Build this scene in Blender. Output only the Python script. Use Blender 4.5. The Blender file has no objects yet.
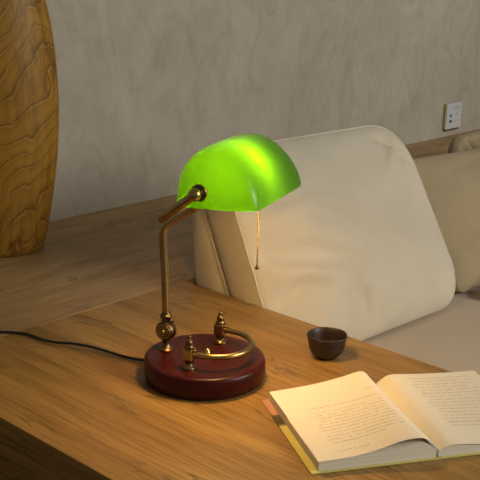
import bpy, bmesh, math, random
from mathutils import Vector, Matrix, noise

random.seed(7)
scene = bpy.context.scene
COL = scene.collection
T = 0.50                                   # height of the table top above the floor

# ------------------------------------------------------------------ camera
cam_data = bpy.data.cameras.new('camera')
cam = bpy.data.objects.new('camera', cam_data)
COL.objects.link(cam)
fw = Vector((0.70625873, 0.64985792, -0.28086169))
rt = Vector((0.68229113, -0.73064878, 0.02512328))
up = Vector((0.18888469, 0.20937298, 0.95941937))
m = Matrix((rt, up, -fw)).transposed().to_4x4()
m.translation = Vector((-1.27542881, -1.31428886, 0.62 + T))
cam.matrix_world = m
cam_data.sensor_width = 36
cam_data.lens = 1004.257 / 480 * 36
cam_data.clip_start = 0.02
scene.camera = cam

# ------------------------------------------------------------------ world, room light, exposure
world = bpy.data.worlds.new('world')
scene.world = world
world.use_nodes = True
bg = world.node_tree.nodes['Background']
bg.inputs['Color'].default_value = (0.93, 0.98, 1.0, 1)
bg.inputs['Strength'].default_value = 0.13

def area_light(name, loc, target, size, size_y, power, color):
    d = bpy.data.lights.new(name, 'AREA')
    d.shape = 'RECTANGLE'; d.size = size; d.size_y = size_y
    d.energy = power; d.color = color
    o = bpy.data.objects.new(name, d); COL.objects.link(o)
    o.location = loc
    o.rotation_euler = (Vector(target) - Vector(loc)).to_track_quat('-Z', 'Y').to_euler()
    return o
area_light('front_room_light', (1.2, -3.3, 2.0), (0.3, 0.3, 0.75), 1.8, 1.4, 81, (1.0, 0.96, 0.88))  # broad unseen area light from the front right, standing in for room light

scene.view_settings.view_transform = 'Standard'
scene.view_settings.look = 'None'
scene.view_settings.exposure = 0.0
scene.view_settings.gamma = 1.0
scene.view_settings.use_curve_mapping = False

# ------------------------------------------------------------------ materials
def new_mat(name):
    mt = bpy.data.materials.new(name); mt.use_nodes = True
    nt = mt.node_tree
    return mt, nt, nt.nodes['Principled BSDF']

def N(nt, kind, **kw):
    n = nt.nodes.new(kind)
    for k, v in kw.items():
        if k in n.inputs: n.inputs[k].default_value = v
        else: setattr(n, k, v)
    return n

def ramp(nt, stops, fac=None, interp='LINEAR'):
    r = nt.nodes.new('ShaderNodeValToRGB'); cr = r.color_ramp; cr.interpolation = interp
    while len(cr.elements) < len(stops): cr.elements.new(0.5)
    for e, (p, c) in zip(cr.elements, stops):
        e.position = p; e.color = (*c, 1) if len(c) == 3 else c
    if fac is not None: nt.links.new(fac, r.inputs[0])
    return r

def coords(nt, scale=(1, 1, 1), rot=(0, 0, 0), loc=(0, 0, 0)):
    tc = N(nt, 'ShaderNodeTexCoord')
    mp = N(nt, 'ShaderNodeMapping')
    mp.inputs['Scale'].default_value = scale
    mp.inputs['Rotation'].default_value = rot
    mp.inputs['Location'].default_value = loc
    nt.links.new(tc.outputs['Object'], mp.inputs['Vector'])
    return mp.outputs['Vector']

def mix(nt, a, b, fac, mode='MIX'):
    mx = N(nt, 'ShaderNodeMix'); mx.data_type = 'RGBA'; mx.blend_type = mode
    for sock, v in ((mx.inputs[6], a), (mx.inputs[7], b), (mx.inputs[0], fac)):
        if hasattr(v, 'links'): nt.links.new(v, sock)
        else: sock.default_value = v if not isinstance(v, tuple) or len(v) == 4 else (*v, 1)
    return mx.outputs[2]

def bump(nt, bsdf, height, strength=0.3, dist=0.002):
    b = N(nt, 'ShaderNodeBump'); b.inputs['Strength'].default_value = strength
    b.inputs['Distance'].default_value = dist
    nt.links.new(height, b.inputs['Height']); nt.links.new(b.outputs[0], bsdf.inputs['Normal'])

def simple(name, col, rough=0.5, metal=0.0, **kw):
    mt, nt, b = new_mat(name)
    b.inputs['Base Color'].default_value = (*col, 1)
    b.inputs['Roughness'].default_value = rough
    b.inputs['Metallic'].default_value = metal
    for k, v in kw.items(): b.inputs[k].default_value = v
    return mt

def wood_laminate(name, axis, dark, mid, light, rough=0.42, offset=(0, 0, 0)):
    """oak laminate, grain running along axis 0 (x) or 1 (y)"""
    mt, nt, b = new_mat(name)
    lo, hi = 1.6, 24.0
    s = (lo, hi, hi) if axis == 0 else (hi, lo, hi)
    warp = N(nt, 'ShaderNodeTexNoise', Scale=2.2, Detail=2.0)
    nt.links.new(coords(nt, loc=offset), warp.inputs['Vector'])
    v = coords(nt, s, loc=offset)
    add = N(nt, 'ShaderNodeVectorMath', operation='MULTIPLY_ADD')
    nt.links.new(warp.outputs['Color'], add.inputs[0]); add.inputs[1].default_value = (1.6, 1.6, 1.6)
    nt.links.new(v, add.inputs[2])
    n1 = N(nt, 'ShaderNodeTexNoise', Scale=1.0, Detail=5.0, Roughness=0.62)
    nt.links.new(add.outputs[0], n1.inputs['Vector'])
    r1 = ramp(nt, [(0.28, dark), (0.5, mid), (0.74, light)], n1.outputs[0])
    # fine pores
    s2 = (7, 200, 200) if axis == 0 else (200, 7, 200)
    n2 = N(nt, 'ShaderNodeTexNoise', Scale=1.0, Detail=2.0)
    nt.links.new(coords(nt, s2), n2.inputs['Vector'])
    r2 = ramp(nt, [(0.36, (0.62, 0.58, 0.52)), (0.56, (1, 1, 1))], n2.outputs[0])
    c = mix(nt, r1.outputs[0], r2.outputs[0], 0.75, 'MULTIPLY')
    # sparse dark cracks and knots
    s3 = (2.6, 30, 30) if axis == 0 else (30, 2.6, 30)
    add3 = N(nt, 'ShaderNodeVectorMath', operation='MULTIPLY_ADD')
    nt.links.new(warp.outputs['Color'], add3.inputs[0]); add3.inputs[1].default_value = (4.5, 4.5, 4.5)
    nt.links.new(coords(nt, s3, loc=(3.1, 1.7, 0)), add3.inputs[2])
    n3 = N(nt, 'ShaderNodeTexNoise', Scale=0.9, Detail=3.0, Roughness=0.5)
    nt.links.new(add3.outputs[0], n3.inputs['Vector'])
    r3 = ramp(nt, [(0.468, (0, 0, 0)), (0.482, (1, 1, 1)), (0.488, (1, 1, 1)), (0.502, (0, 0, 0))], n3.outputs[0])
    n4 = N(nt, 'ShaderNodeTexNoise', Scale=7.0, Detail=1.0)
    nt.links.new(coords(nt), n4.inputs['Vector'])
    r4 = ramp(nt, [(0.48, (0, 0, 0)), (0.62, (1, 1, 1))], n4.outputs[0])
    f = N(nt, 'ShaderNodeMath', operation='MULTIPLY')
    nt.links.new(r3.outputs[0], f.inputs[0]); nt.links.new(r4.outputs[0], f.inputs[1])
    f2 = N(nt, 'ShaderNodeMath', operation='MULTIPLY'); f2.inputs[1].default_value = 0.85
    nt.links.new(f.outputs[0], f2.inputs[0])
    c = mix(nt, c, tuple(0.45 * x for x in dark), f2.outputs[0])
    nt.links.new(c, b.inputs['Base Color'])
    b.inputs['Roughness'].default_value = rough
    b.inputs['Specular IOR Level'].default_value = 0.35
    bump(nt, b, n2.outputs[0], 0.12, 0.0006)
    return mt

M = {}
M['table_wood'] = wood_laminate('table oak laminate', 1, (0.25, 0.128, 0.032), (0.345, 0.188, 0.048), (0.42, 0.24, 0.067))
M['ledge_wood'] = wood_laminate('ledge oak laminate', 0, (0.335, 0.20, 0.080), (0.425, 0.26, 0.110), (0.50, 0.315, 0.142), offset=(1.3, 0.4, 0.2))
M['floor_wood'] = wood_laminate('floor wood', 0, (0.10, 0.06, 0.03), (0.15, 0.09, 0.05), (0.19, 0.12, 0.07))

# plaster wall
mt, nt, b = new_mat('trowelled plaster'); M['plaster'] = mt
w1 = N(nt, 'ShaderNodeTexNoise', Scale=2.3, Detail=6.0, Roughness=0.6, Distortion=1.6)
nt.links.new(coords(nt), w1.inputs['Vector'])
w2 = N(nt, 'ShaderNodeTexNoise', Scale=9.0, Detail=8.0, Roughness=0.68, Distortion=2.6)
nt.links.new(coords(nt, (1, 1, 0.6), (0, 0.6, 0)), w2.inputs['Vector'])
r1 = ramp(nt, [(0.3, (0.39, 0.345, 0.27)), (0.5, (0.435, 0.388, 0.312)), (0.72, (0.48, 0.435, 0.36))], w1.outputs[0])
r2 = ramp(nt, [(0.34, (0.80, 0.79, 0.77)), (0.5, (0.95, 0.95, 0.95)), (0.66, (1.04, 1.04, 1.04))], w2.outputs[0])
c = mix(nt, r1.outputs[0], r2.outputs[0], 0.7, 'MULTIPLY')
nt.links.new(c, b.inputs['Base Color']); b.inputs['Roughness'].default_value = 0.75
b.inputs['Specular IOR Level'].default_value = 0.2
bump(nt, b, w2.outputs[0], 0.2, 0.004)

def fabric(name, col, var=0.08, weave=900):
    mt, nt, b = new_mat(name)
    n = N(nt, 'ShaderNodeTexNoise', Scale=6.0, Detail=4.0)
    nt.links.new(coords(nt), n.inputs['Vector'])
    lo = tuple(c * (1 - var) for c in col); hi = tuple(c * (1 + var) for c in col)
    r = ramp(nt, [(0.3, lo), (0.7, hi)], n.outputs[0])
    n2 = N(nt, 'ShaderNodeTexNoise', Scale=weave, Detail=1.0)
    nt.links.new(coords(nt), n2.inputs['Vector'])
    r2 = ramp(nt, [(0.3, (0.9, 0.9, 0.9)), (0.7, (1, 1, 1))], n2.outputs[0])
    nt.links.new(mix(nt, r.outputs[0], r2.outputs[0], 0.6, 'MULTIPLY'), b.inputs['Base Color'])
    b.inputs['Roughness'].default_value = 0.9
    b.inputs['Specular IOR Level'].default_value = 0.15
    b.inputs['Sheen Weight'].default_value = 0.1
    n3 = N(nt, 'ShaderNodeTexNoise', Scale=26, Detail=3.0, Distortion=0.8)
    nt.links.new(coords(nt), n3.inputs['Vector'])
    bump(nt, b, n3.outputs[0], 0.22, 0.004)
    return mt
M['cream'] = fabric('cream cotton', (0.58, 0.51, 0.385))
M['tan'] = fabric('tan cotton', (0.37, 0.285, 0.17))
M['seat'] = fabric('seat linen', (0.52, 0.42, 0.305), 0.05, 500)
M['sofa_base'] = fabric('sofa base cloth', (0.34, 0.28, 0.21))

# brass with slight tarnish
def brass(name, col, dark, rough):
    mt, nt, b = new_mat(name)
    n = N(nt, 'ShaderNodeTexNoise', Scale=60.0, Detail=4.0)
    nt.links.new(coords(nt), n.inputs['Vector'])
    r = ramp(nt, [(0.35, dark), (0.65, col)], n.outputs[0])
    nt.links.new(r.outputs[0], b.inputs['Base Color'])
    b.inputs['Metallic'].default_value = 1.0; b.inputs['Roughness'].default_value = rough
    return mt
M['brass'] = brass('antique brass', (0.46, 0.335, 0.135), (0.36, 0.255, 0.10), 0.28)
M['brass_dark'] = brass('tarnished brass', (0.26, 0.17, 0.065), (0.16, 0.10, 0.04), 0.32)
M['brass_bright'] = brass('polished brass', (0.78, 0.52, 0.16), (0.7, 0.45, 0.13), 0.22)

# mahogany lacquer
mt, nt, b = new_mat('mahogany lacquer'); M['mahogany'] = mt
n = N(nt, 'ShaderNodeTexNoise', Scale=1.0, Detail=4.0); nt.links.new(coords(nt, (80, 9, 80)), n.inputs['Vector'])
r = ramp(nt, [(0.3, (0.030, 0.0018, 0.0020)), (0.7, (0.050, 0.0030, 0.0030))], n.outputs[0])
nt.links.new(r.outputs[0], b.inputs['Base Color'])
b.inputs['Roughness'].default_value = 0.34; b.inputs['Specular IOR Level'].default_value = 0.25; b.inputs['Coat Weight'].default_value = 0.04; b.inputs['Coat Roughness'].default_value = 0.2

# cased green glass: green outside, opal inside
mt = bpy.data.materials.new('green cased glass'); mt.use_nodes = True; nt = mt.node_tree; nt.nodes.clear(); M['green_glass'] = mt
out = N(nt, 'ShaderNodeOutputMaterial')
tr = N(nt, 'ShaderNodeBsdfTranslucent', Color=(0.0175, 0.074, 0.0002, 1))
df = N(nt, 'ShaderNodeBsdfDiffuse', Color=(0.003, 0.085, 0.005, 1))
gl = N(nt, 'ShaderNodeBsdfGlossy', Color=(1, 1, 1, 1), Roughness=0.28)
ms = N(nt, 'ShaderNodeMixShader', Fac=0.45); ms2 = N(nt, 'ShaderNodeMixShader')
fr = N(nt, 'ShaderNodeFresnel', IOR=1.33)
nt.links.new(tr.outputs[0], ms.inputs[1]); nt.links.new(df.outputs[0], ms.inputs[2])
nt.links.new(fr.outputs[0], ms2.inputs[0]); nt.links.new(ms.outputs[0], ms2.inputs[1]); nt.links.new(gl.outputs[0], ms2.inputs[2])
nt.links.new(ms2.outputs[0], out.inputs[0])
mt = bpy.data.materials.new('opal glass lining'); mt.use_nodes = True; nt = mt.node_tree; nt.nodes.clear(); M['opal'] = mt
out = N(nt, 'ShaderNodeOutputMaterial')
tp = N(nt, 'ShaderNodeBsdfTransparent', Color=(1, 1, 1, 1)); df = N(nt, 'ShaderNodeBsdfDiffuse', Color=(0.85, 0.85, 0.78, 1))
ms = N(nt, 'ShaderNodeMixShader', Fac=0.14)
nt.links.new(tp.outputs[0], ms.inputs[1]); nt.links.new(df.outputs[0], ms.inputs[2]); nt.links.new(ms.outputs[0], out.inputs[0])

BULB = 315.0
mt = bpy.data.materials.new('glowing bulb'); mt.use_nodes = True; nt = mt.node_tree; nt.nodes.clear(); M['bulb'] = mt
out = N(nt, 'ShaderNodeOutputMaterial'); em = N(nt, 'ShaderNodeEmission', Color=(1.0, 0.59, 0.20, 1), Strength=BULB)
nt.links.new(em.outputs[0], out.inputs[0])

M['black_rubber'] = simple('black rubber', (0.008, 0.008, 0.009), 0.4)
M['felt'] = simple('dark felt', (0.02, 0.02, 0.02), 0.95)
M['white_plastic'] = simple('white plastic', (0.52, 0.54, 0.55), 0.35)
M['dark_hole'] = simple('dark contact hole', (0.01, 0.01, 0.01), 0.6)
M['brown_strip'] = simple('dark brown strip', (0.09, 0.06, 0.035), 0.7)
M['warm_reflection'] = simple('yellowed plastic', (0.42, 0.30, 0.10), 0.5)  # yellow tone is a warm reflection painted into the plastic

# dark brown glazed clay
mt, nt, b = new_mat('dark brown glaze'); M['clay'] = mt
n = N(nt, 'ShaderNodeTexNoise', Scale=90.0, Detail=4.0); nt.links.new(coords(nt), n.inputs['Vector'])
r = ramp(nt, [(0.35, (0.020, 0.012, 0.008)), (0.65, (0.045, 0.026, 0.015))], n.outputs[0])
nt.links.new(r.outputs[0], b.inputs['Base Color']); b.inputs['Roughness'].default_value = 0.42
bump(nt, b, n.outputs[0], 0.15, 0.001)

# paper
mt, nt, b = new_mat('cream paper'); M['paper'] = mt
n = N(nt, 'ShaderNodeTexNoise', Scale=300.0, Detail=2.0); nt.links.new(coords(nt), n.inputs['Vector'])
r = ramp(nt, [(0.3, (0.78, 0.70, 0.55)), (0.7, (0.82, 0.745, 0.60))], n.outputs[0])
nt.links.new(r.outputs[0], b.inputs['Base Color']); b.inputs['Roughness'].default_value = 0.8
b.inputs['Specular IOR Level'].default_value = 0.2
mt, nt, b = new_mat('page edges'); M['page_edges'] = mt
n = N(nt, 'ShaderNodeTexNoise', Scale=1.0, Detail=2.0); nt.links.new(coords(nt, (4, 4, 1500)), n.inputs['Vector'])
r = ramp(nt, [(0.35, (0.66, 0.60, 0.46)), (0.65, (0.80, 0.74, 0.60))], n.outputs[0])
nt.links.new(r.outputs[0], b.inputs['Base Color']); b.inputs['Roughness'].default_value = 0.85
M['ink'] = simple('grey ink', (0.13, 0.11, 0.09), 0.8)
# printed cover: pale pink, dark olive and yellow-green bands along the spine direction (object y)
mt, nt, b = new_mat('printed cover'); M['cover'] = mt
tc = N(nt, 'ShaderNodeTexCoord'); sp = N(nt, 'ShaderNodeSeparateXYZ'); nt.links.new(tc.outputs['Object'], sp.inputs[0])
mr = N(nt, 'ShaderNodeMapRange'); mr.inputs[1].default_value = -0.005; mr.inputs[2].default_value = 0.212
nt.links.new(sp.outputs[1], mr.inputs[0])
r = ramp(nt, [(0.0, (0.60, 0.54, 0.16)), (0.60, (0.58, 0.52, 0.15)), (0.63, (0.06, 0.055, 0.02)), (0.755, (0.09, 0.07, 0.03)), (0.77, (0.50, 0.24, 0.16)), (1.0, (0.50, 0.25, 0.17))], mr.outputs[0])
nt.links.new(r.outputs[0], b.inputs['Base Color']); b.inputs['Roughness'].default_value = 0.35

# figured wood of the vase
mt, nt, b = new_mat('figured root wood'); M['vase_wood'] = mt
n1 = N(nt, 'ShaderNodeTexNoise', Scale=1.0, Detail=4.0, Roughness=0.5, Distortion=0.5)
nt.links.new(coords(nt, (5.5, 5.5, 3.6), (0.3, 0.5, 0), (0.3, 0.8, 0.1)), n1.inputs['Vector'])
sx = N(nt, 'ShaderNodeSeparateXYZ'); nt.links.new(coords(nt, (1, 1, 1), (0, 0.75, 0)), sx.inputs[0])
zz = N(nt, 'ShaderNodeMath', operation='MULTIPLY'); zz.inputs[1].default_value = 30.0; nt.links.new(sx.outputs[2], zz.inputs[0])
mul = N(nt, 'ShaderNodeMath', operation='MULTIPLY_ADD'); mul.inputs[1].default_value = 7.0
nt.links.new(n1.outputs[0], mul.inputs[0]); nt.links.new(zz.outputs[0], mul.inputs[2])
frc = N(nt, 'ShaderNodeMath', operation='FRACT'); nt.links.new(mul.outputs[0], frc.inputs[0])
r1 = ramp(nt, [(0.0, (0.155, 0.068, 0.007)), (0.12, (0.30, 0.148, 0.015)), (0.45, (0.34, 0.175, 0.019)), (0.84, (0.285, 0.137, 0.013)), (0.94, (0.38, 0.205, 0.038)), (1.0, (0.20, 0.09, 0.009))], frc.outputs[0])
n2 = N(nt, 'ShaderNodeTexNoise', Scale=1.0, Detail=4.0, Roughness=0.7); nt.links.new(coords(nt, (60, 60, 14)), n2.inputs['Vector'])
r2 = ramp(nt, [(0.38, (0.5, 0.47, 0.42)), (0.56, (1, 1, 1))], n2.outputs[0])
n3 = N(nt, 'ShaderNodeTexNoise', Scale=6.0, Detail=2.0); nt.links.new(coords(nt), n3.inputs['Vector'])
r3 = ramp(nt, [(0.40, (0.2, 0.2, 0.2)), (0.62, (1, 1, 1))], n3.outputs[0])
c = mix(nt, r1.outputs[0], r2.outputs[0], r3.outputs[0], 'MULTIPLY')
nt.links.new(c, b.inputs['Base Color']); b.inputs['Roughness'].default_value = 0.5; b.inputs['Specular IOR Level'].default_value = 0.3
bump(nt, b, n2.outputs[0], 0.15, 0.001)

# ------------------------------------------------------------------ builders
def obj(name, bm, mat, parent=None, smooth=True, loc=None, sharp=None):
    bmesh.ops.recalc_face_normals(bm, faces=bm.faces)
    me = bpy.data.meshes.new(name); bm.to_mesh(me); bm.free()
    for mm in (mat if isinstance(mat, (list, tuple)) else [mat]): me.materials.append(mm)
    for p in me.polygons: p.use_smooth = smooth
    if smooth and sharp: me.set_sharp_from_angle(angle=math.radians(sharp))
    o = bpy.data.objects.new(name, me); COL.objects.link(o)
    if parent: o.parent = parent
    if loc: o.location = loc
    return o

def tag(o, label=None, cat=None, group=None, kind=None):
    if label: o['label'] = label
    if cat: o['category'] = cat
    if group: o['group'] = group
    if kind: o['kind'] = kind
    return o

def empty(name, loc, rz=0):
    o = bpy.data.objects.new(name, None); COL.objects.link(o)
    o.location = loc; o.rotation_euler = (0, 0, rz); o.empty_display_size = 0.03
    return o

def add_box(bm, x0, x1, y0, y1, z0, z1, bev=0.0, segs=2):
    t = bmesh.new()
    bmesh.ops.create_cube(t, size=1)
    for v in t.verts:
        v.co = Vector(((x0 + x1) / 2 + v.co.x * (x1 - x0), (y0 + y1) / 2 + v.co.y * (y1 - y0), (z0 + z1) / 2 + v.co.z * (z1 - z0)))
    if bev: bmesh.ops.bevel(t, geom=t.edges[:] , offset=bev, segments=segs, affect='EDGES', profile=0.5)
    merge(bm, t)

def merge(bm, t):
    mp = {}
    for v in t.verts: mp[v] = bm.verts.new(v.co)
    for f in t.faces:
        nf = bm.faces.new([mp[v] for v in f.verts]); nf.material_index = f.material_index
    t.free()

def add_lathe(bm, prof, segs=48, origin=(0, 0, 0), axis=(0, 0, 1), shape=None):
    """prof = [(radius, height)...]; closed at the ends"""
    ax = Vector(axis).normalized()
    q = Vector((0, 0, 1)).rotation_difference(ax)
    o = Vector(origin); rings = []
    for r, h in prof:
        if r < 1e-6: rings.append([bm.verts.new(o + q @ Vector((0, 0, h)))])
        else:
            ring = []
            for i in range(segs):
                a = 2 * math.pi * i / segs
                k = shape(a, h) if shape else 1
                ring.append(bm.verts.new(o + q @ Vector((r * k * math.cos(a), r * k * math.sin(a), h))))
            rings.append(ring)
    for A, B in zip(rings, rings[1:]):
        if len(A) == 1 and len(B) == 1: continue
        for i in range(segs):
            j = (i + 1) % segs
            if len(A) == 1: bm.faces.new((A[0], B[i], B[j]))
            elif len(B) == 1: bm.faces.new((A[i], B[0], A[j]))
            else: bm.faces.new((A[i], B[i], B[j], A[j]))
    for R in (rings[0], rings[-1]):
        if len(R) > 2: bm.faces.new(R)

def spline(pts, n=10, closed=False):
    P = [Vector(p) for p in pts]; out = []
    m_ = len(P)
    rng = range(m_) if closed else range(m_ - 1)
    for i in rng:
        if closed: p0, p1, p2, p3 = P[i - 1], P[i], P[(i + 1) % m_], P[(i + 2) % m_]
        else: p0, p1, p2, p3 = P[max(i - 1, 0)], P[i], P[i + 1], P[min(i + 2, m_ - 1)]
        for k in range(n):
            t = k / n
            out.append(0.5 * ((2 * p1) + (p2 - p0) * t + (2 * p0 - 5 * p1 + 4 * p2 - p3) * t * t + (3 * p1 - p0 - 3 * p2 + p3) * t ** 3))
    if not closed: out.append(P[-1].copy())
    return out

def add_tube(bm, path, rad, segs=14, closed=False):
    P = [Vector(p) for p in path]; n = len(P)
    rf = rad if callable(rad) else (lambda t: rad)
    tang = []
    for i in range(n):
        a = P[i - 1] if (i > 0 or closed) else P[0]
        c = P[(i + 1) % n] if (i < n - 1 or closed) else P[-1]
        tang.append((c - a).normalized())
    u = tang[0].orthogonal().normalized(); rings = []
    for i in range(n):
        u = (u - tang[i] * u.dot(tang[i])).normalized(); w = tang[i].cross(u)
        r = rf(i / max(n - 1, 1))
        rings.append([bm.verts.new(P[i] + r * (math.cos(2 * math.pi * k / segs) * u + math.sin(2 * math.pi * k / segs) * w)) for k in range(segs)])
    pairs = list(zip(rings, rings[1:]))
    for A, B in pairs:
        for k in range(segs): bm.faces.new((A[k], A[(k + 1) % segs], B[(k + 1) % segs], B[k]))
    if closed:
        A, B = rings[-1], rings[0]
        best = min(range(segs), key=lambda s: (A[0].co - B[s].co).length)
        for k in range(segs): bm.faces.new((A[k], A[(k + 1) % segs], B[(best + k + 1) % segs], B[(best + k) % segs]))
    else:
        bm.faces.new(rings[0]); bm.faces.new(rings[-1])

def box_obj(name, mat, parent, *a, bev=0.0, segs=2):
    bm = bmesh.new(); add_box(bm, *a, bev=bev, segs=segs)
    return obj(name, bm, mat, parent, smooth=False)

# ------------------------------------------------------------------ the setting
tag(box_obj('floor', M['floor_wood'], None, -2.6, 3.6, -3.6, 0.60, -0.05, -0.0005), kind='structure')
tag(box_obj('wall_back', M['plaster'], None, -2.6, 3.6, 0.518, 0.60, 0.0, 2.7), kind='structure')
tag(box_obj('wall_right', M['plaster'], None, 3.5, 3.6, -3.6, 0.5175, 0.0, 2.7), kind='structure')

# long ledge running along the wall (its own local frame at its front corner)
ledge = empty('wooden_ledge', (0, 0, 0))
tag(ledge, 'long oak ledge running along the foot of the plaster wall, behind table and cushions', 'ledge')
box_obj('ledge_top', M['ledge_wood'], ledge, -2.2, 3.498, 0.0005, 0.5175, T - 0.03, T, bev=0.0003)
box_obj('front_panel', M['ledge_wood'], ledge, -2.2, 3.498, 0.02, 0.04, 0.0, T - 0.0305)

# table
table = empty('low_table', (-0.29, -0.5, 0))
tag(table, 'low oak table carrying the lamp, the open book and the tea cup', 'table')
def rel(p, o): return tuple(a - b_ for a, b_ in zip(p, o))
TO = table.location
def tbox(name, mat, x0, x1, y0, y1, z0, z1, bev=0.0):
    return box_obj(name, mat, table, x0 - TO.x, x1 - TO.x, y0 - TO.y, y1 - TO.y, z0, z1, bev=bev)
tbox('tabletop', M['table_wood'], -0.582, 0.0, -1.15, -0.0005, T - 0.022, T, 0.0005)
tbox('front_panel', M['table_wood'], -0.574, -0.556, -1.14, -0.004, 0.0, T - 0.0265)
tbox('side_panel', M['table_wood'], -0.555, -0.006, -1.14, -1.122, 0.0, T - 0.0225)
tbox('back_panel', M['table_wood'], -0.024, -0.006, -1.12, -0.004, 0.0, T - 0.0225)
tbox('spacer_strip', M['table_wood'], -0.570, -0.556, -1.138, -0.004, T - 0.0262, T - 0.0225)

# ------------------------------------------------------------------ sofa
SEAT = T - 0.12
sofa = empty('sofa', (0.9, -0.4, 0))
tag(sofa, 'low sofa seat in plain beige linen between the table and the ledge', 'sofa')
SO = sofa.location
bm = bmesh.new(); add_box(bm, 0.006 - SO.x, 2.2 - SO.x, -0.86 - SO.y, -0.008 - SO.y, 0.0, SEAT - 0.14, bev=0.006)
obj('seat_base', bm, M['sofa_base'], sofa)
bm = bmesh.new()
nx, ny = 90, 40
def seat_pt(i, j, top):
    x = 0.006 + (2.194) * i / nx; y = -0.88 + 0.86 * j / ny
    e = min(i, nx - i, j, ny - j)
    z = SEAT if top else SEAT - 0.139
    if top:
        z += 0.0016 * noise.noise(Vector((x * 9, y * 9, 0.3))) - 0.0016
        z -= {0: 0.02, 1: 0.004}.get(e, 0)
    return Vector((x - SO.x, y - SO.y, z))
gt = [[bm.verts.new(seat_pt(i, j, True)) for j in range(ny + 1)] for i in range(nx + 1)]
for i in range(nx):
    for j in range(ny): bm.faces.new((gt[i][j], gt[i + 1][j], gt[i + 1][j + 1], gt[i][j + 1]))
be = [e for e in bm.edges if e.is_boundary]
ex = bmesh.ops.extrude_edge_only(bm, edges=be)
nv = [v for v in ex['geom'] if isinstance(v, bmesh.types.BMVert)]
for v in nv: v.co.z = SEAT - 0.139
bmesh.ops.holes_fill(bm, edges=[e for e in bm.edges if e.is_boundary], sides=0)
obj('seat_cushion', bm, M['seat'], sofa, sharp=50)

# ------------------------------------------------------------------ cushions
def rounded_outline(w_top, w_bot, h, rad, n=160, x_skew=0.0, h_right=None):
    """rounded trapezoid outline, u from 0 at the left, v from 0 at the bottom"""
    corners = [(0, 0), (w_bot, 0), (w_top, h_right or h), (x_skew, h)]
    rads = rad
    pts = []
    for k, c in enumerate(corners):
        c = Vector(c); p = Vector(corners[k - 1]); nx_ = Vector(corners[(k + 1) % 4]); r_ = rads[k]
        a = c + (p - c).normalized() * r_; b_ = c + (nx_ - c).normalized() * r_
        for i in range(13):
            t = i / 12
            pts.append((1 - t) ** 2 * a + 2 * t * (1 - t) * (c * 0.85 + (a + b_) * 0.075) + t * t * b_)
    # resample evenly
    L = [0]
    for i in range(len(pts)): L.append(L[-1] + (pts[(i + 1) % len(pts)] - pts[i]).length)
    out = []; k = 0
    for i in range(n):
        d = L[-1] * i / n
        while L[k + 1] < d: k += 1
        t = (d - L[k]) / max(L[k + 1] - L[k], 1e-9)
        out.append(pts[k].lerp(pts[(k + 1) % len(pts)], t))
    return out

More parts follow.
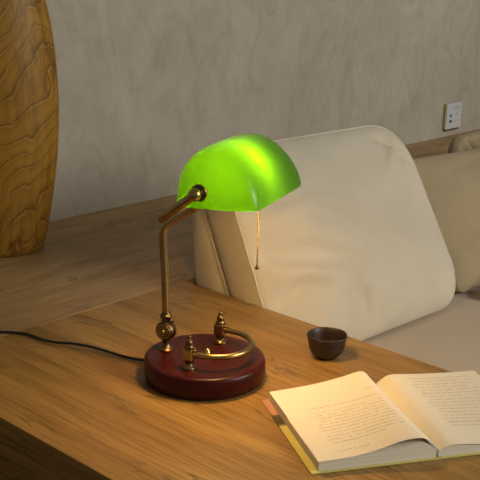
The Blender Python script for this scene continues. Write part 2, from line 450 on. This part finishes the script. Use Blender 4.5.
YAW = -0.045
def build_cushion(name, mat, label, origin, lean, outline, gusset, bulge_f, bulge_b, crease, seed, group=None, yaw=0.0, gus_out=0.012, piping=True, slab=0.0, flat=-1.0):
    """upright cushion; local x along its width, front towards -y, leaning back by `lean`"""
    root = empty(name, origin, yaw); tag(root, label, 'cushion', group)
    O = outline; n = len(O)
    cu = sum(p.x for p in O) / n; cv = sum(p.y for p in O) / n; cc = Vector((cu, cv))
    el, sl = math.cos(lean), math.sin(lean)
    def W(u, v, d):      # d: depth towards the front; the underside is pressed flat on the seat
        z = v * el + d * sl
        if z < flat: z = flat - 0.004 * (1 - math.exp((z - flat) / 0.02))
        return Vector((u, v * sl - d * el, z))
    bm = bmesh.new(); NR = 26
    def fold(u, v, side):
        z = 0.0
        q = Vector((u * 5.5 + seed, v * 5.5, seed * 1.7 + side))
        z += 0.006 * noise.noise(q) + 0.003 * noise.noise(q * 2.6)
        if side > 0:
            for (fu, fv, ang, ln, wd, am) in crease:
                du, dv = u - fu, v - fv
                al = du * math.cos(ang) + dv * math.sin(ang); ac = -du * math.sin(ang) + dv * math.cos(ang)
                ac += 0.12 * al * al / max(ln, 1e-3)
                z += am * math.exp(-(ac / wd) ** 2) * math.exp(-(al / ln) ** 2)
        return z
    slab_f = slab if callable(slab) else (lambda v: slab)
    def ring(s, d0, bul, side):
        R = []
        for p in O:
            q = cc + (p - cc) * s
            d = (d0 if side > 0 else -slab_f(q.y)) + side * bul * (1 - s ** 2.6) ** 0.75
            fade = min(1.0, (1 - s) * 9)
            R.append(bm.verts.new(W(q.x, q.y, d + side * fold(q.x, q.y, side) * fade)))
        return R
    rings = []
    back = [ring(s, 0.0, bulge_b, -1) for s in [0.02] + [math.sin(math.pi / 2 * i / NR) for i in range(2, NR + 1)]]
    front = [ring(s, gusset, bulge_f, 1) for s in [math.sin(math.pi / 2 * i / NR) for i in range(NR, 1, -1)] + [0.02]]
    mids = []
    NG = 7
    for g in range(1, NG):
        t = g / NG; R = []
        for i, p in enumerate(O):
            dv = (p - cc).normalized()
            k = gus_out * math.sin(math.pi * t) * (1 + 0.5 * noise.noise(Vector((i * 0.11, t * 2, seed))))
            R.append(bm.verts.new(W(p.x + dv.x * k, p.y + dv.y * k, gusset * t)))
        mids.append(R)
    if callable(slab):
        for g in range(1, 9):
            t = g / 8; R = []
            for i, p in enumerate(O):
                dv = (p - cc).normalized()
                k = -0.003 * max(0, 1 - t * 8) + 0.007 * math.sin(math.pi * min(1, t * 1.0)) - 0.010 * max(0, (t - 0.7) / 0.3) ** 2
                k += 0.002 * noise.noise(Vector((i * 0.13, t * 2, seed + 5)))
                R.append(bm.verts.new(W(p.x + dv.x * k, p.y + dv.y * k, -slab_f(p.y) * (1 - t))))
            back.append(R)
    rings = back + mids + front
    for A, B in zip(rings, rings[1:]):
        for i in range(n):
            j = (i + 1) % n
            bm.faces.new((A[i], A[j], B[j], B[i]))
    bm.faces.new(rings[0]); bm.faces.new(rings[-1])
    obj('cover', bm, mat, root)
    if piping:
        for d in (0.0, gusset):
            bm = bmesh.new()
            path = [W(*(p + (p - cc).normalized() * 0.0015 + Vector((0, 0))), d + 0.0012 * noise.noise(Vector((p.x * 30, p.y * 30, d)))) for p in O if p.y > 0.06]
            add_tube(bm, path, 0.0019, 8)
            obj('piping', bm, mat, root)
    return root

lean = math.radians(26.5)
# the seams: the front one crosses the table edge at y=-0.20, the back one at y=-0.10

out1 = rounded_outline(0.542, 0.583, 0.415, [0.04, 0.09, 0.10, 0.05], x_skew=0.004)
cre = [(0.05, 0.235, 0.25, 0.10, 0.012, -0.007), (0.06, 0.195, -0.25, 0.12, 0.012, -0.008), (0.10, 0.285, 0.1, 0.10, 0.014, 0.006),
       (0.09, 0.16, -0.45, 0.10, 0.012, 0.006), (0.05, 0.125, 0.6, 0.08, 0.012, -0.006),
       (0.21, 0.095, 1.9, 0.05, 0.010, -0.008), (0.24, 0.085, 1.6, 0.05, 0.010, 0.006), (0.485, 0.325, -1.1, 0.08, 0.012, -0.013), (0.45, 0.355, 0.6, 0.06, 0.010, 0.010), (0.47, 0.362, -0.5, 0.05, 0.008, -0.016), (0.505, 0.335, -0.4, 0.035, 0.007, -0.013), (0.2, 0.25, -0.5, 0.14, 0.02, -0.009), (0.14, 0.19, -0.35, 0.12, 0.016, -0.013), (0.12, 0.15, -0.2, 0.12, 0.014, 0.010), (0.10, 0.30, 0.15, 0.09, 0.012, -0.009)]
c1 = build_cushion('back_cushion', M['cream'], 'large cream box cushion with piped seams leaning behind the lamp',
                   (0.0080, -0.174, SEAT - 0.028), lean, out1, 0.084, 0.054, 0.010, cre, 3.3, slab=lambda v: max(0.012, min(0.082, 0.160 - 0.38 * v)), yaw=YAW, flat=0.034, gus_out=0.009)
out2 = rounded_outline(0.56, 0.60, 0.322, [0.02, 0.05, 0.05, 0.03], x_skew=-0.045, h_right=0.293)
cre2 = [(0.05, 0.18, 0.1, 0.08, 0.01, -0.005), (0.08, 0.10, 0.4, 0.09, 0.012, 0.005), (0.2, 0.28, 0.0, 0.2, 0.012, -0.004)]
c2 = build_cushion('back_cushion', M['tan'], 'tan cushion at the right, leaning next to the large cream cushion',
                   (0.622, -0.172, SEAT - 0.028), lean, out2, 0.075, 0.055, 0.02, cre2, 9.1, piping=False, gus_out=0.006, flat=0.034)
out3 = rounded_outline(0.40, 0.42, 0.165, [0.03, 0.03, 0.04, 0.05], x_skew=0.01)
cre3 = [(0.045 + 0.022 * k, 0.115, 2.0, 0.05, 0.005, (-0.026 if k % 2 else 0.018)) for k in range(7)]
c3 = build_cushion('crumpled_cushion', M['tan'], 'crumpled tan cushion lying on the ledge behind the tan back cushion',
                   (1.058, 0.070, T - 0.026), math.radians(8), out3, 0.03, 0.03, 0.03, cre3, 15.7, piping=False, gus_out=0.004, flat=0.030)
# crumpled hem of the tan cushion lying on the seat
bm = bmesh.new(); NU, NV = 120, 14; g = []
for i in range(NU + 1):
    u = 0.012 + 0.56 * i / NU; row = []
    for j in range(NV):
        a = 2 * math.pi * j / NV
        f = 1 + 0.55 * noise.noise(Vector((u * 38, math.cos(a) * 0.9, math.sin(a) * 0.9))) + 0.3 * noise.noise(Vector((u * 90, math.cos(a), 4)))
        e = min(1, i / 5, (NU - i) / 5) ** 0.5 + 0.02
        row.append(bm.verts.new((u, -0.120 + 0.020 * math.cos(a) * f * e + 0.006 * noise.noise(Vector((u * 14, 2, 1))), max(0.0305, 0.0420 + 0.0125 * math.sin(a) * f * e))))
    g.append(row)
for A, B in zip(g, g[1:]):
    for j in range(NV): bm.faces.new((A[j], A[(j + 1) % NV], B[(j + 1) % NV], B[j]))
bm.faces.new(g[0]); bm.faces.new(g[-1])
obj('hem', bm, M['tan'], c2)

# ------------------------------------------------------------------ banker's lamp; local x = front, y = across, z = up
LZ = T
lamp = empty('desk_lamp', (-0.288, -0.341, LZ), math.atan2(-0.940, 0.341))
tag(lamp, "brass banker's lamp with a glowing green glass shade on a dark red round base", 'lamp')
bm = bmesh.new(); add_lathe(bm, [(0, 0.0004), (0.084, 0.0004), (0.084, 0.003), (0, 0.003)], 64); obj('felt_pad', bm, M['felt'], lamp, sharp=40)
bm = bmesh.new()
prof = [(0, 0.0022), (0.0862, 0.0022), (0.0888, 0.004), (0.0900, 0.008), (0.0905, 0.014), (0.0905, 0.022), (0.0904, 0.0276), (0.0898, 0.0308), (0.0884, 0.0331), (0.0862, 0.0344), (0.083, 0.0349), (0.079, 0.0350), (0.04, 0.0350), (0, 0.0350)]
add_lathe(bm, prof, 96); obj('base', bm, M['mahogany'], lamp, sharp=60)

# pole with its knuckle joint
PX, PY = -0.0620, -0.006
bm = bmesh.new()
add_lathe(bm, [(0, 0.0346), (0.0112, 0.0346), (0.0116, 0.0365), (0.0098, 0.0385), (0.0072, 0.041), (0.0058, 0.045), (0.0056, 0.050), (0.0075, 0.053), (0, 0.053)], 28, (PX, PY, 0))
obj('pole_foot', bm, M['brass_dark'], lamp, sharp=50)
kn = Vector((PX, PY, 0.0655))
bm = bmesh.new()
add_lathe(bm, [(0, -0.0085), (0.0095, -0.0085), (0.0138, -0.0075), (0.0150, -0.005), (0.0152, 0.005), (0.0138, 0.0075), (0.0095, 0.0085), (0, 0.0085)], 32, kn, (0, 1, 0))
knuckle = obj('knuckle_joint', bm, M['brass_dark'], lamp, sharp=40)
bm = bmesh.new()
for rr, hh in ((0.0105, 0.0011), (0.0062, 0.0011)):
    pth = [kn + Vector((rr * math.cos(a), -0.0082, rr * math.sin(a))) for a in [2 * math.pi * i / 28 for i in range(28)]]
    add_tube(bm, pth, hh, 8, closed=True)
obj('joint_rings', bm, M['brass'], knuckle)
bm = bmesh.new(); add_lathe(bm, [(0, 0), (0.0028, 0), (0.0026, 0.0018), (0, 0.0028)], 14, kn + Vector((0, -0.0083, 0)), (0, -1, 0)); obj('joint_screw', bm, M['brass_bright'], knuckle)
bm = bmesh.new()
add_lathe(bm, [(0, 0.078), (0.0070, 0.078), (0.0076, 0.080), (0.0066, 0.0825), (0.0062, 0.085), (0.0090, 0.0865), (0.0095, 0.0885), (0.0088, 0.0905), (0.0066, 0.092), (0.0062, 0.095), (0, 0.095)], 28, (PX, PY, 0))
obj('collar', bm, M['brass_dark'], lamp, sharp=50)
bm = bmesh.new(); add_lathe(bm, [(0, 0), (0.0024, 0), (0.0024, 0.006), (0.0034, 0.0064), (0.0034, 0.0085), (0, 0.009)], 14, (PX + 0.005, PY, 0.0835), (0.8, -0.6, 0)); obj('set_screw', bm, M['brass_dark'], lamp)
bend = [(PX, PY, 0.092), (PX - 0.0022, PY, 0.15), (PX - 0.0055, PY, 0.205), (PX - 0.0052, PY, 0.2185), (PX - 0.001, PY, 0.2285), (PX + 0.009, -0.004, 0.2375), (-0.022, 0, 0.2575), (0.000, -0.010, 0.2750), (0.021, -0.025, 0.3140)]
bm = bmesh.new(); add_tube(bm, spline(bend, 10), 0.0058, 18); obj('pole', bm, M['brass'], lamp)

# glass shade: half-oval section, rounded ends
HL, SA, SZ, SH = 0.0965, 0.0480, 0.2865, 0.0790
def shade_mesh():
    bm = bmesh.new(); NT, NK = 60, 64
    surfs = []
    for inset in (0.0, 0.0022):
        rows = []
        for q in range(NK + 1):
            ph = -math.pi / 2 * 0.9999 + math.pi * 0.9999 * q / NK
            k = math.copysign(abs(math.sin(ph)) ** 0.62, math.sin(ph))
            b_ = (HL - inset) * k
            kz = (1 - abs(k) ** 5.5) ** (1 / 2.9); kx = (1 - abs(k) ** 13.0) ** (1 / 4.0)
            R = []
            for j in range(NT + 1):
                t = math.pi * j / NT
                c, s_ = -math.cos(t), max(0.0, math.sin(t))
                w, n_ = (0.0650, 1.62) if c > 0 else (0.0570, 2.9)
                x = math.copysign((w - inset) * kx * abs(c) ** (2 / n_), c)
                z = (SH - inset) * kz * s_ ** (2 / n_)
                R.append(bm.verts.new((SA + x, b_, SZ + z + 0.05 * x)))
            rows.append(R)
        for A, B in zip(rows, rows[1:]):
            for j in range(NT):
                f = bm.faces.new((A[j], A[j + 1], B[j + 1], B[j])); f.material_index = 0 if inset == 0 else 1
        surfs.append(rows)
    Ro, Ri = surfs
    for side in (0, NT):                                  # rim joining the two glass surfaces
        for k in range(len(Ro) - 1):
            bm.faces.new((Ro[k][side], Ro[k + 1][side], Ri[k + 1][side], Ri[k][side]))
    for e in (0, -1):
        for j in range(NT): bm.faces.new((Ro[e][j], Ro[e][j + 1], Ri[e][j + 1], Ri[e][j]))
    return bm
shade = obj('glass_shade', shade_mesh(), [M['green_glass'], M['opal']], lamp)

# arms with ball knobs and the cross bar between them
for sgn in (-1, 1):
    bq = sgn * (HL + 0.0105)
    A = Vector((-0.020, bq, 0.2665)); B = Vector((0.0285, bq, 0.3050))
    bm = bmesh.new(); d = (B - A)
    add_lathe(bm, [(0, 0), (0.0053, 0), (0.0058, 0.0006), (0.0058, d.length), (0, d.length)], 22, A, d)
    arm = obj('shade_arm', bm, M['brass'], lamp, sharp=50)
    bm = bmesh.new(); bmesh.ops.create_uvsphere(bm, u_segments=24, v_segments=14, radius=0.0090, matrix=Matrix.Translation(B + d.normalized() * 0.003))
    obj('ball_knob', bm, M['brass'], arm)
    bm = bmesh.new()
    add_lathe(bm, [(0, -0.0005), (0.0112, -0.0005), (0.0118, 0.001), (0.0108, 0.0026), (0.0045, 0.003), (0.004, 0.009), (0, 0.009)], 24, Vector((0.0325, sgn * (HL + 0.001), 0.3075)), (0, sgn, 0))
    obj('shade_mount', bm, M['brass_dark'], arm, sharp=50)
bm = bmesh.new(); add_lathe(bm, [(0, 0), (0.0032, 0), (0.0032, 2 * (HL + 0.0095)), (0, 2 * (HL + 0.0095))], 14, (-0.011, -(HL + 0.0095), 0.2730), (0, 1, 0)); obj('cross_bar', bm, M['brass'], lamp, sharp=50)
# socket, bulb
bm = bmesh.new(); add_lathe(bm, [(0, 0), (0.0100, 0), (0.0115, 0.001), (0.0118, 0.009), (0.0118, 0.024), (0.009, 0.028), (0, 0.028)], 28, (0.0445, -0.025, 0.3218), (-1, 0, -0.30)); socket = obj('lamp_socket', bm, M['brass_dark'], lamp, sharp=50)
bm = bmesh.new(); add_lathe(bm, [(0, 0), (0.0085, 0), (0.0125, 0.006), (0.0162, 0.013), (0.0172, 0.021), (0.0150, 0.030), (0.0085, 0.0365), (0, 0.0385)], 20, (0.045, -0.025, 0.3220), (1, 0, 0.30)); obj('bulb', bm, M['bulb'], lamp)
# pull chain
bm = bmesh.new()
z = 0.303
while z > 0.187:
    bmesh.ops.create_icosphere(bm, subdivisions=1, radius=0.0019, matrix=Matrix.Translation((0.0790, 0.0, z))); z -= 0.0036
add_tube(bm, [(0.079, 0, 0.304), (0.079, 0, 0.186)], 0.0004, 6)
add_tube(bm, [(0.026, -0.022, 0.306), (0.055, -0.008, 0.3000), (0.079, 0, 0.304)], 0.0007, 6)
chain = obj('pull_chain', bm, M['brass'], lamp)
bm = bmesh.new(); add_lathe(bm, [(0, 0.1880), (0.0014, 0.1875), (0.0016, 0.1855), (0.0032, 0.1832), (0.0034, 0.1815), (0.0022, 0.1808), (0, 0.1806)], 16, (0.079, 0, 0)); obj('chain_pull', bm, M['brass_dark'], chain)

# pen rest: two finial posts carrying a curved brass bar, and a small centre knob
PR = 0.0545
for sgn in (-1, 1):
    o3 = (0.0, sgn * PR, 0)
    bm = bmesh.new()
    add_lathe(bm, [(0, 0.0346), (0.0102, 0.0346), (0.0106, 0.0366), (0.0096, 0.0384), (0.0076, 0.0396), (0.0060, 0.0422), (0.0056, 0.0452), (0.0072, 0.0478), (0.0074, 0.0492), (0, 0.0492)], 24, o3)
    post = obj('pen_rest_post', bm, M['brass_dark'], lamp, sharp=50)
    bm = bmesh.new(); add_box(bm, -0.0078, 0.0078, sgn * PR - 0.0078, sgn * PR + 0.0078, 0.0490, 0.0662, bev=0.0013); obj('post_block', bm, M['brass'], post, smooth=False)
    bm = bmesh.new()
    add_lathe(bm, [(0, 0.0660), (0.0060, 0.0660), (0.0076, 0.0676), (0.0072, 0.0694), (0.0046, 0.0710), (0.0056, 0.0730), (0.0062, 0.0750), (0.0050, 0.0778), (0.0030, 0.0794), (0.0024, 0.0806), (0.0034, 0.0822), (0.0032, 0.0842), (0.0012, 0.0862), (0, 0.0868)], 20, o3)
    obj('finial', bm, M['brass_dark'], post)
    bm = bmesh.new(); add_lathe(bm, [(0, 0), (0.0030, 0), (0.0030, 0.003), (0, 0.0034)], 12, (0.0072, sgn * PR, 0.0628), (1, 0, 0)); obj('post_screw', bm, M['brass_dark'], post)
RX, RZ = 0.071, 0.0575
pth = [(0.004, -PR, RZ)] + [(0.018 + (RX - 0.018) * math.sin(a), -PR * math.cos(a) * 0.985, RZ) for a in [math.pi * i / 36 for i in range(37)]] + [(0.004, PR, RZ)]
bm = bmesh.new(); add_tube(bm, pth, 0.0044, 16); obj('pen_rest_bar', bm, M['brass'], lamp)
bm = bmesh.new(); add_lathe(bm, [(0, 0.0348), (0.0060, 0.0348), (0.0058, 0.0375), (0.0042, 0.0395), (0.0034, 0.0425), (0.0018, 0.0446), (0, 0.0450)], 18, (0.002, 0.004, 0)); obj('centre_knob', bm, M['brass_bright'], lamp)

# power cord lying on the table
LM = Matrix.Translation((-0.288, -0.341, LZ)) @ Matrix.Rotation(math.atan2(-0.940, 0.341), 4, 'Z')
LI = LM.inverted()
cord = [(-0.305, -0.254, T + 0.008), (-0.3185, -0.240, T + 0.0045), (-0.3305, -0.202, T + 0.0032), (-0.347, -0.150, T + 0.0070), (-0.363, -0.118, T + 0.0080), (-0.3755, -0.090, T + 0.0055), (-0.3795, -0.058, T + 0.0030), (-0.385, -0.021, T + 0.0030), (-0.410, 0.011, T + 0.0032), (-0.47, 0.06, T + 0.0030), (-0.56, 0.10, T + 0.0030)]
bm = bmesh.new(); add_tube(bm, [LI @ p for p in spline(cord, 10)], 0.0022, 10); obj('power_cord', bm, M['black_rubber'], lamp)

# ------------------------------------------------------------------ tea cup
cup = empty('tea_cup', (-0.0955, -0.4205, T))
tag(cup, 'small dark brown glazed tea cup at the table edge, right of the lamp', 'cup')
def pet(a, h): return 1 + 0.016 * max(0, (h - 0.012) / 0.024) * math.cos(5 * a + 0.9) + 0.010 * math.cos(2 * a)
bm = bmesh.new()
add_lathe(bm, [(0, 0.0006), (0.0160, 0.0006), (0.0172, 0.0014), (0.0172, 0.0034), (0.0205, 0.0052), (0.0245, 0.0090), (0.0272, 0.0140), (0.0288, 0.0200), (0.0296, 0.0260), (0.0306, 0.0325), (0.0318, 0.0370), (0.0317, 0.0383), (0.0308, 0.0386), (0.0298, 0.0372), (0.0281, 0.0290), (0.0268, 0.0205), (0.0240, 0.0135), (0.018, 0.0088), (0.010, 0.0072), (0, 0.0068)], 72, shape=pet)
obj('cup_body', bm, M['clay'], cup)

# ------------------------------------------------------------------ open book; local x across the pages, y from bottom to top of the spine
s2 = Vector((0.520, 0.854)); t2 = Vector((0.854, -0.520))
BL = Vector((-0.397, -0.638)); G = BL + 0.168 * t2
book = empty('open_book', (G.x, G.y, T), math.atan2(t2.y, t2.x))
tag(book, 'open book with printed cream pages lying on the table in front of the lamp', 'book')
PW, PH = 0.161, 0.206
def page_z(x, y):
    """height of the open pages; x<0 is the left page"""
    v = y / PH; a = abs(x) / PW
    if x < 0: edge, peak, gut = 0.0150, 0.0270 + 0.0110 * v, 0.0125
    else:     edge, peak, gut = 0.0085 + 0.009 * v, 0.0175 + 0.0085 * v, 0.0105
    d = 1 - math.exp(-(a * 12) ** 1.5)
    hump = math.exp(-max(a - 0.12, 0) * 2.6)
    tail = (peak - edge) * hump + edge
    tail_end = (peak - edge) * math.exp(-0.9 * 2.6)
    return gut * (1 - d) + d * (tail - tail_end * a)
def sheet(x0, x1, lift, n=40, mth=14, y0=0.0, y1=PH, curl=0.0):
    bm = bmesh.new(); g = []
    for i in range(n + 1):
        u = i / n; x = x0 + (x1 - x0) * (u ** 1.7)
        g.append([bm.verts.new((x, y0 + (y1 - y0) * j / mth, page_z(x, y0 + (y1 - y0) * j / mth) + lift * min(1, abs(x) / 0.01) + curl * math.exp(-((abs(x) - 0.045) / 0.04) ** 2) * max(0, 1 - j / mth * 1.6))) for j in range(mth + 1)])
    for i in range(n):
        for j in range(mth): bm.faces.new((g[i][j], g[i + 1][j], g[i + 1][j + 1], g[i][j + 1]))
    return bm, g
def thick_sheet(*a, th=0.00025, **k):
    bm, g = sheet(*a, **k)
    r = bmesh.ops.extrude_face_region(bm, geom=bm.faces[:])
    for v in r['geom']:
        if isinstance(v, bmesh.types.BMVert): v.co.z += th
    return bm
def block(sg):
    bm = bmesh.new(); n, mth = 40, 12; top = []; bot = []
    x1 = sg * (PW - 0.0004)
    for i in range(n + 1):
        x = sg * 0.0015 + (x1 - sg * 0.0015) * (i / n) ** 1.7
        top.append([bm.verts.new((x, 0.001 + (PH - 0.002) * j / mth, page_z(x, PH * j / mth) - 0.0006)) for j in range(mth + 1)])
        xb = x * 1.0
        bot.append([bm.verts.new((xb, 0.001 + (PH - 0.002) * j / mth, 0.0021)) for j in range(mth + 1)])
    for i in range(n):
        for j in range(mth):
            bm.faces.new((top[i][j], top[i + 1][j], top[i + 1][j + 1], top[i][j + 1]))
            bm.faces.new((bot[i][j], bot[i][j + 1], bot[i + 1][j + 1], bot[i + 1][j]))
        bm.faces.new((top[i][0], bot[i][0], bot[i + 1][0], top[i + 1][0]))
        bm.faces.new((top[i][mth], top[i + 1][mth], bot[i + 1][mth], bot[i][mth]))
    for j in range(mth):
        bm.faces.new((top[0][j], top[0][j + 1], bot[0][j + 1], bot[0][j]))
        bm.faces.new((top[n][j], bot[n][j], bot[n][j + 1], top[n][j + 1]))
    return bm
bm = bmesh.new()
add_box(bm, -0.171, -0.004, -0.003, 0.210, 0.0004, 0.0020, bev=0.0004)
add_box(bm, 0.004, 0.168, -0.003, 0.210, 0.0004, 0.0020, bev=0.0004)
add_box(bm, -0.0045, 0.0045, -0.003, 0.210, 0.0004, 0.0014)
obj('cover', bm, M['cover'], book, smooth=False)
for sg in (-1, 1):
    pb = obj('page_block', block(sg), M['page_edges'], book, sharp=30)
    pg = obj('open_page', thick_sheet(sg * 0.0008, sg * PW, 0.0002, curl=0.009 if sg < 0 else 0.001), M['paper'], book, sharp=40)
    if sg < 0:
        pg2 = obj('loose_page', thick_sheet(-0.02, -(PW + 0.0008), -0.0004, y0=0.001, y1=PH * 0.60), M['paper'], book, sharp=40)

# printed text: rows of tiny strokes following the page
def curl_z(x, y, c): return c * math.exp(-((abs(x) - 0.045) / 0.04) ** 2) * max(0, 1 - y / PH * 1.6)
def text_rows(rows, pitch, size, seed, curl):
    rnd = random.Random(seed); bm = bmesh.new()
    def quad(x0, x1, y0, y1):
        P = [(x0, y0), (x1, y0), (x1, y1), (x0, y1)]
        bm.faces.new([bm.verts.new((x, y, page_z(x, y) + 0.0002 + 0.00025 + curl_z(x, y, curl) + 0.00012)) for x, y in P])
    for (y, xa, xb, dens) in rows:
        x = xa
        while x < xb - pitch * 0.6:
            if rnd.random() < dens:
                w = pitch * 0.78
                k = rnd.randint(2, 3)
                for q in range(k):
                    yy = y - size / 2 + size * (q + 0.2 + 0.5 * rnd.random()) / k
                    xs = x + w * 0.3 * rnd.random(); quad(xs, xs + w * (0.45 + 0.3 * rnd.random()), yy, yy + size * 0.10)
                for q in range(rnd.randint(1, 2)):
                    xx = x + w * rnd.random() * 0.9; quad(xx, xx + w * 0.13, y - size * 0.45, y + size * 0.45)
            x += pitch
    return bm
L_rows = [(0.1560, -0.036, -0.026, 1.0), (0.1360, -0.130, -0.026, 0.92)]
yy = 0.1225
for k, (a_, b_) in enumerate([(0, 1), (0, 1), (0, 0.96), (0.05, 1), (0.0, 0.97), (0.0, 1), (0, 1), (0.05, 0.95), (0, 1), (0, 1), (0, 0.72)]):
    L_rows.append((yy, -0.130 + 0.106 * a_, -0.130 + 0.106 * b_, 0.88)); yy -= 0.0083
L_rows.append((0.0180, -0.132, -0.086, 0.95))
obj('printed_text', text_rows(L_rows, 0.0027, 0.0026, 5, 0.009), M['ink'], book, smooth=False)
R_rows = []; yy = 0.190
for k, (a_, b_) in enumerate([(0, 1), (0.04, 0.98), (0, 1), (0, 0.8), (0.05, 1), (0, 1), (0, 0.97), (0.05, 1), (0, 1), (0, 1), (0.05, 1), (0, 0.9), (0, 1), (0, 1), (0, 1), (0, 1)]):
    R_rows.append((yy, 0.044 + 0.104 * a_, 0.044 + 0.104 * b_, 0.88)); yy -= 0.0093
obj('printed_text', text_rows(R_rows, 0.0027, 0.0026, 8, 0.001), M['ink'], book, smooth=False)

# ------------------------------------------------------------------ vase
vase = empty('wooden_vase', (-0.1390, 0.4030, T), math.atan2(-0.559, 0.829))
tag(vase, 'tall figured brown root-wood vase standing on the ledge at the left', 'vase')
prof = [(0, 0.0005), (0.078, 0.0005), (0.083, 0.003), (0.087, 0.012), (0.093, 0.035), (0.0995, 0.07), (0.106, 0.11), (0.113, 0.16), (0.1180, 0.21), (0.1210, 0.26), (0.1222, 0.31), (0.1215, 0.36), (0.1190, 0.41), (0.1140, 0.46), (0.1060, 0.505), (0.0950, 0.545), (0.082, 0.58), (0.070, 0.605), (0.064, 0.62), (0.060, 0.622), (0.056, 0.615), (0.060, 0.59), (0.05, 0.56), (0, 0.55)]
def vs(a, h): return 1 + 0.012 * math.sin(2 * a + h * 9) + 0.008 * math.sin(3 * a - h * 14)
bm = bmesh.new(); add_lathe(bm, prof, 96, shape=vs)
for v in bm.verts: v.co.y *= 0.70
bmesh.ops.subdivide_edges(bm, edges=[e for e in bm.edges if abs(e.verts[0].co.z - e.verts[1].co.z) > 0.02], cuts=2, use_grid_fill=True, smooth=0.6)
obj('vase_body', bm, M['vase_wood'], vase, sharp=60)

# ------------------------------------------------------------------ wall socket
ws = empty('wall_socket', (1.788, 0.518, T + 0.0725))
tag(ws, 'white square wall socket just above the ledge at the right', 'socket')
bm = bmesh.new(); add_box(bm, -0.048, 0.048, -0.0125, -0.0006, -0.046, 0.043, bev=0.0025); obj('socket_plate', bm, M['white_plastic'], ws, smooth=False)
box_obj('side_strip', M['warm_reflection'], ws, -0.0535, -0.0482, -0.0095, -0.0004, -0.044, 0.042, bev=0.001)  # side of the plate, with the warm reflection painted in
box_obj('bottom_strip', M['brown_strip'], ws, -0.044, 0.040, -0.0100, -0.0004, -0.0515, -0.0465)  # dark brown strip along the plate's lower edge
bm = bmesh.new()
for (x, z, r_, w, h) in ((-0.023, 0.001, 0.0, 0.009, 0.009), (-0.026, -0.019, 0.5, 0.008, 0.010), (-0.015, -0.019, -0.5, 0.006, 0.007)):
    t = bmesh.new(); add_box(t, -w / 2, w / 2, -0.0131, -0.0120, -h / 2, h / 2)
    bmesh.ops.rotate(t, verts=t.verts, matrix=Matrix.Rotation(r_, 3, 'Y')); bmesh.ops.translate(t, verts=t.verts, vec=(x, 0, z)); merge(bm, t)
obj('contact_holes', bm, M['dark_hole'], ws, smooth=False)
bm = bmesh.new()
for (x, z, w, h) in ((0.012, 0.004, 0.004, 0.010), (0.022, 0.004, 0.004, 0.010), (0.010, -0.018, 0.004, 0.009), (0.024, -0.018, 0.004, 0.009), (0.017, 0.027, 0.036, 0.012)):
    add_box(bm, x - w / 2, x + w / 2, -0.0136, -0.0122, z - h / 2, z + h / 2, bev=0.0004)
obj('switch_rocker', bm, simple('pale grey plastic', (0.42, 0.44, 0.45), 0.35), ws, smooth=False)
